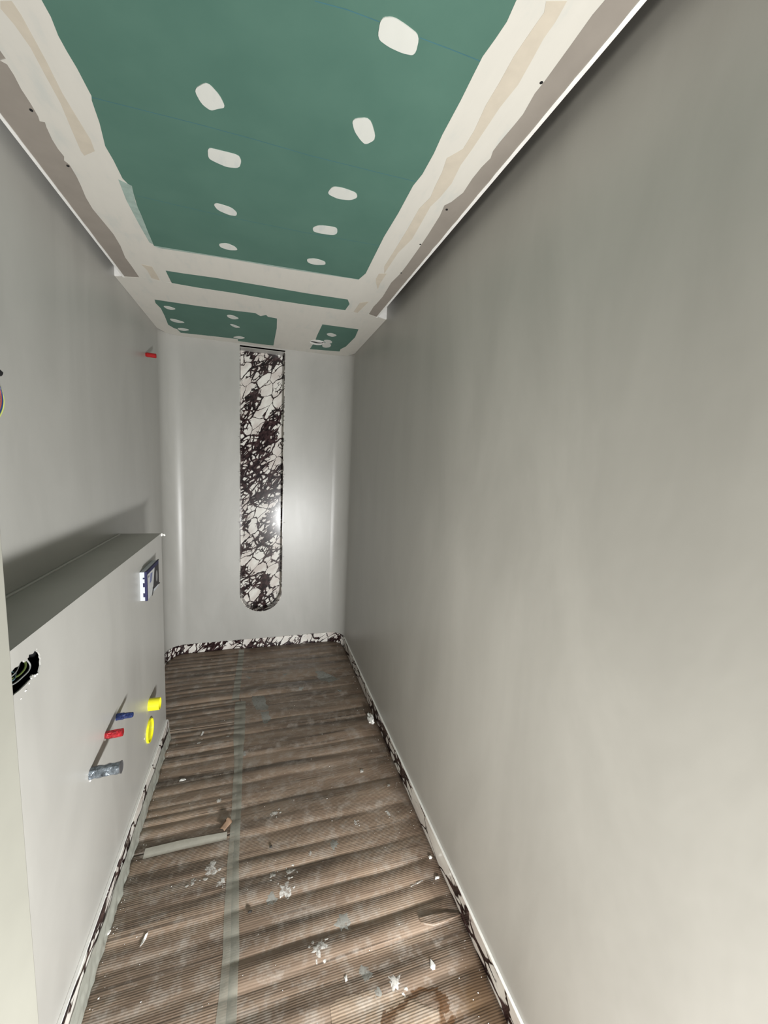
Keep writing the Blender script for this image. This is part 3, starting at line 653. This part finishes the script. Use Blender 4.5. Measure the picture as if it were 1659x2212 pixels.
# paint splats: parts of the sheet they dried on
def sheet_at(x, y):
    if x > mid(y): return sheet_r
    return sheet_n if y < 1.488 else sheet_m if y < 2.188 else sheet_f
def patch_mesh(outline, dz=0.0009, levels=(1.0, 0.66, 0.33)):
    cx = sum(p[0] for p in outline)/len(outline); cy = sum(p[1] for p in outline)/len(outline)
    bm = bmesh.new(); rings = []
    for s in levels:
        rings.append([bm.verts.new((cx+(x-cx)*s, cy+(y-cy)*s, hgt(cx+(x-cx)*s, cy+(y-cy)*s) + dz*(1.0 if s < 1 else 0.25))) for x, y in outline])
    c = bm.verts.new((cx, cy, hgt(cx, cy)+dz)); n = len(outline)
    for A, B in zip(rings, rings[1:]):
        for k in range(n): bm.faces.new((A[k], A[(k+1) % n], B[(k+1) % n], B[k]))
    for k in range(n): bm.faces.new((rings[-1][k], rings[-1][(k+1) % n], c))
    return bm
def dense(poly, n=3):
    out = []
    for a, b in zip(poly, poly[1:]+poly[:1]):
        for k in range(n):
            j = 0.12*math.dist(a, b)
            out.append((a[0]+(b[0]-a[0])*k/n + random.uniform(-j, j)*(k > 0), a[1]+(b[1]-a[1])*k/n + random.uniform(-j, j)*(k > 0)))
    return out
random.seed(21)
def star(cx, cy, w, el=1.0, n=26, jag=0.55):
    s = random.uniform(0, 99); a0 = random.uniform(0, 6)
    return [(cx + w*0.5*(1+jag*noise.noise(Vector((math.cos(a)*2.6+s, math.sin(a)*2.6, s)))*1.3)*math.cos(a)*el,
             cy + w*0.5*(1+jag*noise.noise(Vector((math.cos(a)*2.6+s, math.sin(a)*2.6, s)))*1.3)*math.sin(a)) for a in [2*math.pi*k/n for k in range(n)]]
for k, (x, y, w) in enumerate(SPL):
    grey = k in (0, 2, 8, 9, 12, 16)
    link('paint_splat', patch_mesh(star(x, y, w*0.8, random.uniform(0.7, 1.1), jag=0.9 if not grey else 0.6)), SPLATG if grey else SPLATW, sheet_at(x, y), True)
    if not grey and w > 0.02:
        for _ in range(5):
            a = random.uniform(0, 6.28); r_ = w*random.uniform(0.4, 0.9); px, py = x+r_*math.cos(a), y+r_*math.sin(a)
            if xlim(py)[0]+0.01 < px < xlim(py)[1]-0.01:
                link('paint_splat', patch_mesh(star(px, py, w*random.uniform(0.1, 0.3), random.uniform(0.6, 1.6), 9)), SPLATW, sheet_at(px, py), True)
for p in SPL4:
    cx, cy = p[0]
    link('paint_splat', patch_mesh(dense(p)), SPLATG, sheet_at(cx, cy), True)
# torn top layer near the doorway and the lifted tongue by the skirting
te = dense(TORN[:10], 5)[:-5]; te.sort(key=lambda p: p[0])
bm = bmesh.new(); rows = []
for x, y in te: rows.append([bm.verts.new((x, y+(0.70-y)*j/20, hgt(x, y+(0.70-y)*j/20) + (0.0012 if j else 0.0002))) for j in range(21)])
for A, B in zip(rows, rows[1:]):
    for j in range(20): bm.faces.new((A[j], A[j+1], B[j+1], B[j]))
link('torn_patch', bm, CARDT, sheet_r, True, label='lighter torn paper layer')
bm = bmesh.new(); rows = []
fp = FLAPR
for i in range(13):
    x = 0.508 + (0.648-0.508)*i/12; y1 = 1.018 - 0.020*(i/12)**2; y0 = 0.985 - 0.008*math.sin(math.pi*i/12) + 0.006*(i/12)
    if i < 3: y0 += 0.012*(1-i/3)
    rows.append([bm.verts.new((x, y0+(y1-y0)*j/5, hgt(x, y1) + 0.002 + 0.0016*(1-j/5)**1.5*(0.6+0.6*i/12))) for j in range(6)])
for a, b in zip(rows, rows[1:]):
    for j in range(5): bm.faces.new((a[j], a[j+1], b[j+1], b[j]))
r = bmesh.ops.extrude_face_region(bm, geom=list(bm.faces))
for v in [g for g in r['geom'] if isinstance(g, bmesh.types.BMVert)]: v.co.z += 0.002
link('torn_flap', bm, CARD, sheet_r, True, label='lifted tongue of cardboard at the skirting')

# loose scraps lying on the sheets
def scrap(name, key, outline, m, lift, label, cat, th=0.0012, group='loose plaster and paper scraps on the cardboard'):
    cx, cy = CHIP[key]; bm = bmesh.new()
    pts = [(cx+u, cy+v) for u, v in outline]
    top, bot = [], []
    for k, (x, y) in enumerate(pts):
        z = hgt(x, y) + 0.0006 + lift*max(0, math.sin(k*1.9))
        bot.append(bm.verts.new((x, y, z))); top.append(bm.verts.new((x, y, z+th)))
    z = hgt(cx, cy)+0.0006
    cb = bm.verts.new((cx, cy, z)); ct = bm.verts.new((cx, cy, z+th*2+lift*0.5)); n = len(pts)
    for k in range(n):
        j = (k+1) % n
        bm.faces.new((bot[k], bot[j], top[j], top[k])); bm.faces.new((top[k], top[j], ct)); bm.faces.new((bot[j], bot[k], cb))
    return tag(link(name, bm, m), label, cat, group)
scrap('paper_sliver', 'sliver', [(-0.006, -0.016), (0.001, -0.012), (0.006, 0.004), (0.008, 0.018), (0.002, 0.012), (-0.004, 0.0)], WHITE, 0.003, 'white paper sliver lying on the finely ribbed near cardboard sheet', 'paper')
scrap('plaster_chip', 'drop', [(-0.004, -0.010), (0.004, -0.011), (0.009, -0.002), (0.006, 0.006), (0.001, 0.016), (-0.004, 0.005), (-0.008, -0.003)], WHITE, 0.001, 'drop-shaped white plaster chip near the brown stain', 'plaster chip')
scrap('plaster_chip', 'blob', [(-0.006, -0.004), (0.001, -0.007), (0.007, -0.002), (0.006, 0.005), (0, 0.007), (-0.006, 0.004)], WHITE, 0.001, 'round white plaster blob close to the skirting bead, with specks beside it', 'plaster chip', 0.003)
scrap('plaster_chip', 'small', [(-0.009, -0.003), (0.006, -0.004), (0.010, 0.001), (0.007, 0.005), (-0.006, 0.004)], WHITE, 0.001, 'small oblong white chip against the skirting above the lifted tongue', 'plaster chip', 0.003)
scrap('plaster_chip', 'streak', [(-0.026, -0.005), (0.0, -0.002), (0.024, 0.003), (0.02, 0.006), (-0.004, 0.003)], SPLATW, 0.0, 'long thin white plaster streak on the wide sheet beside the small oblong chip', 'plaster chip')
scrap('paper_scrap', 'scrap', [(-0.014, -0.003), (0.002, -0.007), (0.014, 0.0), (0.008, 0.008), (-0.008, 0.006)], WHITE, 0.002, 'white scrap on the ridged sheet below the silver pipe stub', 'paper')
scrap('paper_scrap', 'a', [(-0.005, -0.014), (0.004, -0.012), (0.008, 0.012), (0.0, 0.016)], WHITE, 0.001, 'upright white shred on the ridged sheet near the yellow ring', 'paper')
scrap('paper_scrap', 'b', [(-0.009, -0.004), (0.004, -0.008), (0.01, 0.004), (-0.002, 0.008)], SPLATW, 0.001, 'dull white shred just in front of the upright white shred', 'paper')
scrap('paper_scrap', 'c', [(-0.010, -0.004), (0.004, -0.010), (0.010, 0.004), (-0.004, 0.009)], SPLATW, 0.001, 'greyish shred close to the long tape, below the far sheet', 'paper')
scrap('plaster_chip', 'd', [(-0.009, -0.008), (0.006, -0.01), (0.009, 0.004), (0.0, 0.012), (-0.006, 0.006)], SPLATW, 0.001, 'pale chip on the wide sheet opposite the silver pipe stub', 'plaster chip')
scrap('plaster_chip', 'e', [(-0.007, -0.006), (0.006, -0.006), (0.007, 0.004), (-0.003, 0.007)], SPLATW, 0.001, 'pale chip nearer the skirting than the other on the wide sheet', 'plaster chip')
scrap('plaster_chip', 'f', [(-0.003, -0.008), (0.004, -0.006), (0.003, 0.008), (-0.004, 0.004)], WHITE, 0.001, 'tiny upright white chip beside the round grey paint splat', 'plaster chip')
scrap('grit_lump', 'g', [(-0.006, -0.003), (0.005, -0.004), (0.007, 0.004), (-0.003, 0.005)], DIRTB, 0.001, 'dark grit lump beside the long tape strip', 'grit', 0.003)
scrap('grit_lump', 'dk', [(-0.004, -0.004), (0.005, -0.003), (0.004, 0.005), (-0.004, 0.004)], DIRTB, 0.001, 'dark grit lump in the middle of the wide sheet', 'grit', 0.003)
scrap('plaster_chip', 'edge', [(-0.004, -0.010), (0.008, -0.006), (0.010, 0.006), (0.0, 0.010)], WHITE, 0.003, 'white plaster chip caught in the film of the skirting', 'plaster chip', 0.004)
# torn brown flap standing up beside the taped joint
cx, cy = CHIP['flap']; z = hgt(cx, cy)+0.001
bm = bmesh.new(); rows = []
for i in range(7):
    t = i/6; x = cx - 0.012 + 0.028*t; y = cy - 0.018 + 0.034*t
    rows.append([bm.verts.new((x - 0.006*u*u*3, y + 0.012*u, z + 0.014*math.sin(u*1.3)*(0.35+0.65*t))) for u in (0, 0.25, 0.5, 0.75, 1.0)])
for a, b in zip(rows, rows[1:]):
    for j in range(4): bm.faces.new((a[j], a[j+1], b[j+1], b[j]))
r = bmesh.ops.extrude_face_region(bm, geom=list(bm.faces))
for v in [g for g in r['geom'] if isinstance(g, bmesh.types.BMVert)]: v.co += Vector((-0.0015, 0.0015, 0.0006))
link('torn_flap', bm, FLAPM, sheet_m, True, label='curled brown paper flap standing up')
# crumpled paper by the skirting
cx, cy = CHIP['crumple']
bm = bmesh.new(); bmesh.ops.create_icosphere(bm, subdivisions=3, radius=0.026)
for v in bm.verts:
    k = noise.noise(v.co*70)*0.6 + noise.noise(v.co*150)*0.35; p = v.co*(1+k)
    v.co = Vector((cx-0.006 + min(0.02, p.x*0.6), cy + p.y*1.7, hgt(cx, cy) + 0.012 + max(-0.010, p.z*0.55)))
tag(link('crumpled_paper', bm, WHITE), 'crumpled white paper against the foot of the long plain wall', 'paper')
# dust crumbs nobody could count
random.seed(77); bm = bmesh.new()
for _ in range(420):
    y = random.uniform(0.6, 3.0); lo, hi = xlim(y)
    x = random.choice([random.uniform(lo+0.02, hi-0.01), random.uniform(lo+0.02, hi-0.01), hi-0.012-abs(random.gauss(0, 0.03)), lo+0.016+abs(random.gauss(0, 0.02))])
    if not lo+0.012 < x < hi-0.006: continue
    r_ = random.uniform(0.0005, 0.0009 + 0.0014*random.random()**4)
    q = [bm.verts.new((x+r_*random.uniform(0.6, 1.4)*c, y+r_*random.uniform(0.6, 1.4)*s, hgt(x, y)+0.0005)) for c, s in ((-1, -1), (1, -1), (1, 1), (-1, 1))]
    t = bm.verts.new((x, y, hgt(x, y)+0.0005+r_*0.8))
    for k in range(4): bm.faces.new((q[k], q[(k+1) % 4], t))
tag(link('plaster_crumbs', bm, WHITE), 'fine white plaster crumbs scattered over the cardboard', 'crumbs', kind='stuff')

# ------------------------------------------------------------------ pipe stubs on the boxing
def stub(name, y, z, label, cat='pipe', group='pipe stubs on the boxed-in wall'): return empty(name, (X1, y, z), label, cat, group)
# silver taped drain stub
t = stub('drain_pipe', 1.228, 0.566, 'pipe stub wrapped in silver duct tape, the largest below the red plug')
prof = [(0.0, 0.0165)] + [(0.077*k/12, 0.0158 + 0.0005*math.sin(k*2.1) + 0.0012*k/12) for k in range(1, 13)]
link('tape_wrap', lathe(bmesh.new(), (X1, 1.228, 0.566), (1, 0.02, 0.05), prof, 9, 0.16), DUCT, t, False)
link('end_lip', lathe(bmesh.new(), (X1+0.0760, 1.2295, 0.5698), (1, 0.02, 0.05), [(0, 0.0172), (0.0016, 0.0174), (0.0018, 0.0150), (0.0010, 0.0140)], 18, 0.06), DUCTE, t)
for (y, z, s) in ((1.222, 0.551, 0.006), (1.236, 0.553, 0.004)):
    bm = bmesh.new(); bmesh.ops.create_icosphere(bm, subdivisions=1, radius=s)
    for v in bm.verts: v.co = Vector((X1+0.0015, y, z)) + Vector((v.co.x*0.35, v.co.y, v.co.z))
    link('sealant_blob', bm, WHITE, t, True)
# red and blue water plugs
def plug(y, z, L, r, m, name, label):
    t = stub(name, y, z, label)
    link('plug_collar', lathe(bmesh.new(), (X1, y, z), (1, 0.0, 0.03), [(0, r), (L*0.12, r*1.02), (L*0.42, r), (L*0.44, r*0.86)], 8, 0.10), m, t)
    link('plug_nose', lathe(bmesh.new(), (X1+L*0.43, y, z+L*0.013), (1, 0.0, 0.03), [(0, r*0.84), (L*0.35, r*0.82), (L*0.55, r*0.72), (L*0.57, r*0.5)], 10, 0.12), m, t)
    return t
tr = stub('water_pipe', 1.349, 0.598, 'water pipe stub wrapped in shiny red tape')
link('tape_wrap', lathe(bmesh.new(), (X1, 1.349, 0.598), (1, 0, 0.06), [(0, 0.0122), (0.01, 0.0128), (0.02, 0.0122), (0.03, 0.0128), (0.040, 0.0122), (0.048, 0.012)], 9, 0.16), RED, tr)
bm = bmesh.new(); bmesh.ops.create_icosphere(bm, subdivisions=1, radius=0.005)
for v in bm.verts: v.co = Vector((X1+0.001, 1.341, 0.588)) + Vector((v.co.x*0.4, v.co.y, v.co.z))
link('sealant_blob', bm, WHITE, tr, True)
tb = plug(1.449, 0.593, 0.050, 0.0115, BLUE, 'water_plug', 'small blue plug on the water pipe above the red taped stub')
# yellow flush sleeve and yellow drain ring
ts = stub('flush_sleeve', 1.841, 0.386, 'protruding yellow plastic sleeve above the yellow ring')
link('sleeve_tube', lathe(bmesh.new(), (X1, 1.841, 0.386), (1, 0, 0.0), [(0, 0.0262), (0.043, 0.0262), (0.043, 0.0235), (0.018, 0.0232)], 28), YELLOW, ts, False)
tg = stub('drain_ring', 1.829, 0.271, 'yellow ring of the toilet drain, nearly flush with the cement')
link('cap_ring', lathe(bmesh.new(), (X1, 1.829, 0.271), (1, 0, 0.0), [(0, 0.051), (0.006, 0.051), (0.008, 0.049), (0.007, 0.046), (0.0012, 0.0455), (0.0012, 0.03)], 36), YELLOW, tg)
bm = bmesh.new(); bmesh.ops.create_icosphere(bm, subdivisions=1, radius=0.004)
for v in bm.verts: v.co = Vector((X1+0.001, 1.752, 0.288)) + Vector((v.co.x*0.3, v.co.y, v.co.z*1.4))
tag(link('plaster_speck', bm, WHITE), 'tiny white plaster speck on the cement beside the yellow ring', 'speck')
# red plug high on the left wall
tu = empty('shower_plug', (X0, 2.680, 2.048), 'red plug high on the upper cement wall near the end wall', 'pipe')
link('plug_collar', lathe(bmesh.new(), (X0, 2.680, 2.048), (1, 0.0, -0.03), [(0, 0.011), (0.012, 0.014), (0.016, 0.0115)], 12), REDC, tu)
link('plug_nose', lathe(bmesh.new(), (X0+0.015, 2.680, 2.0475), (1, 0.0, -0.03), [(0, 0.0125), (0.037, 0.0125), (0.040, 0.010)], 12), REDC, tu)

# ------------------------------------------------------------------ flush plate box
fb = empty('flush_box', (X1, 1.76, 0.89), 'white and blue protective box of the toilet flush opening under the ledge', 'box')
PX = X1 + 0.026; Y0, Y1, Z0, Z1 = 1.762, 1.957, 0.891, 1.011
link('foam_shell', box((X1, Y0, Z0), (PX-0.003, Y1, Z1), 0.001), FOAM, fb)
bm = bmesh.new()
add_box(bm, (PX-0.008, Y0-0.0012, Z0-0.001), (PX, Y0+0.010, Z1+0.001)); add_box(bm, (PX-0.006, Y0+0.010, Z1-0.014), (PX, Y1+0.001, Z1+0.001))
link('blue_rim', bm, NAVY, fb)
for z in (0.985, 0.957, 0.915): link('blue_tab', box((PX-0.014, Y0-0.0016, z-0.008 if z < 0.98 else z-0.003), (PX-0.0075, Y0+0.001, z+0.008 if z < 0.98 else z+0.003)), NAVY, fb)
link('front_sheet', slab([(Y0+0.010, Z0), (Y0+0.085, Z0+0.004), (Y0+0.125, Z1-0.014), (Y0+0.010, Z1-0.014)], lambda u, v, d: (PX-0.003+d, u, v), 0.003), LABELW, fb)
link('front_print', slab([(Y0+0.04, Z0+0.060), (Y0+0.068, Z0+0.062), (Y0+0.088, Z1-0.024), (Y0+0.056, Z1-0.022)], lambda u, v, d: (PX+d, u, v), 0.0004), BLUEP, fb)
link('front_print', slab([(Y0+0.015, Z1-0.030), (Y0+0.038, Z1-0.030), (Y0+0.040, Z1-0.022), (Y0+0.017, Z1-0.022)], lambda u, v, d: (PX+d, u, v), 0.0004), MIDP, fb)
link('dark_panel', slab([(Y0+0.085, Z0+0.006), (Y0+0.094, Z0+0.016), (Y1, Z0+0.012), (Y1, Z1-0.014), (Y0+0.125, Z1-0.014)], lambda u, v, d: (PX-0.003+d, u, v), 0.003), DARKP, fb)
link('oval_print', slab([(Y0+0.158+0.014*math.cos(a), Z0+0.058+0.026*math.sin(a)) for a in [2*math.pi*k/20 for k in range(20)]], lambda u, v, d: (PX+d, u, v), 0.0004), MIDP, fb)
link('torn_film', slab([(Y0+0.07, Z0-0.004), (Y0+0.084, Z0+0.002), (Y0+0.10, Z0+0.022), (Y0+0.088, Z0+0.030)], lambda u, v, d: (PX+d, u, v), 0.0012), BLACK, fb)
for (y, z) in ((Y1-0.002, Z1+0.002), (Y1+0.004, Z0+0.012)):
    link('film_corner', box((PX-0.004, y-0.006, z-0.002), (PX+0.001, y+0.008, z+0.0015)), BLACK, fb)

# ------------------------------------------------------------------ cables in the broken opening
cb1 = empty('electric_cables', (X1, 0.95, 1.03), 'loose grey and green electric cables inside the jagged black wall opening', 'cable')
for k, (w, m, r_) in enumerate(zip(WIRES, (GREYW, GREYW, TEALW, GREENW), (0.0013, 0.0017, 0.0016, 0.0022))):
    n = len(w)
    pts = [(X1 - 0.020 + 0.010*math.sin(math.pi*i/(n-1)), y, z) for i, (y, z) in enumerate(w)]
    y, z = w[-1]; pts.append((X1-0.04, y+0.002, z+0.003)); pts.append((X1-0.068, y+0.004, z+0.004))
    link('cable_core', add_tube(bmesh.new(), smooth_path(pts, 6), r_, 8), m, cb1, True)
# cables and black conduit on the upper wall at the picture edge
cu = empty('wall_conduit', (X0, 1.22, 1.675), 'black conduit end with blue and yellow cables on the upper wall', 'conduit')
link('conduit_end', add_tube(bmesh.new(), [(X0-0.01, 1.192, 1.685), (X0+0.01, 1.212, 1.680), (X0+0.024, 1.230, 1.672), (X0+0.030, 1.237, 1.669)], [0.014, 0.013, 0.010, 0.006], 12), BLACK, cu, True)
for (dy, dz, m, r_) in ((0.0, 0.0, BLUW, 0.0016), (0.004, -0.004, YELW, 0.0015), (-0.006, 0.002, REDW, 0.0013)):
    p = [(X0+0.006, 1.225+dy, 1.670+dz), (X0+0.012, 1.248+dy, 1.655+dz), (X0+0.015, 1.261+dy, 1.628+dz), (X0+0.015, 1.261+dy, 1.598+dz), (X0+0.012, 1.246+dy, 1.570+dz), (X0+0.006, 1.218+dy, 1.548+dz), (X0+0.001, 1.183+dy, 1.54+dz)]
    link('cable_core', add_tube(bmesh.new(), smooth_path(p, 5), r_, 8), m, cu, True)
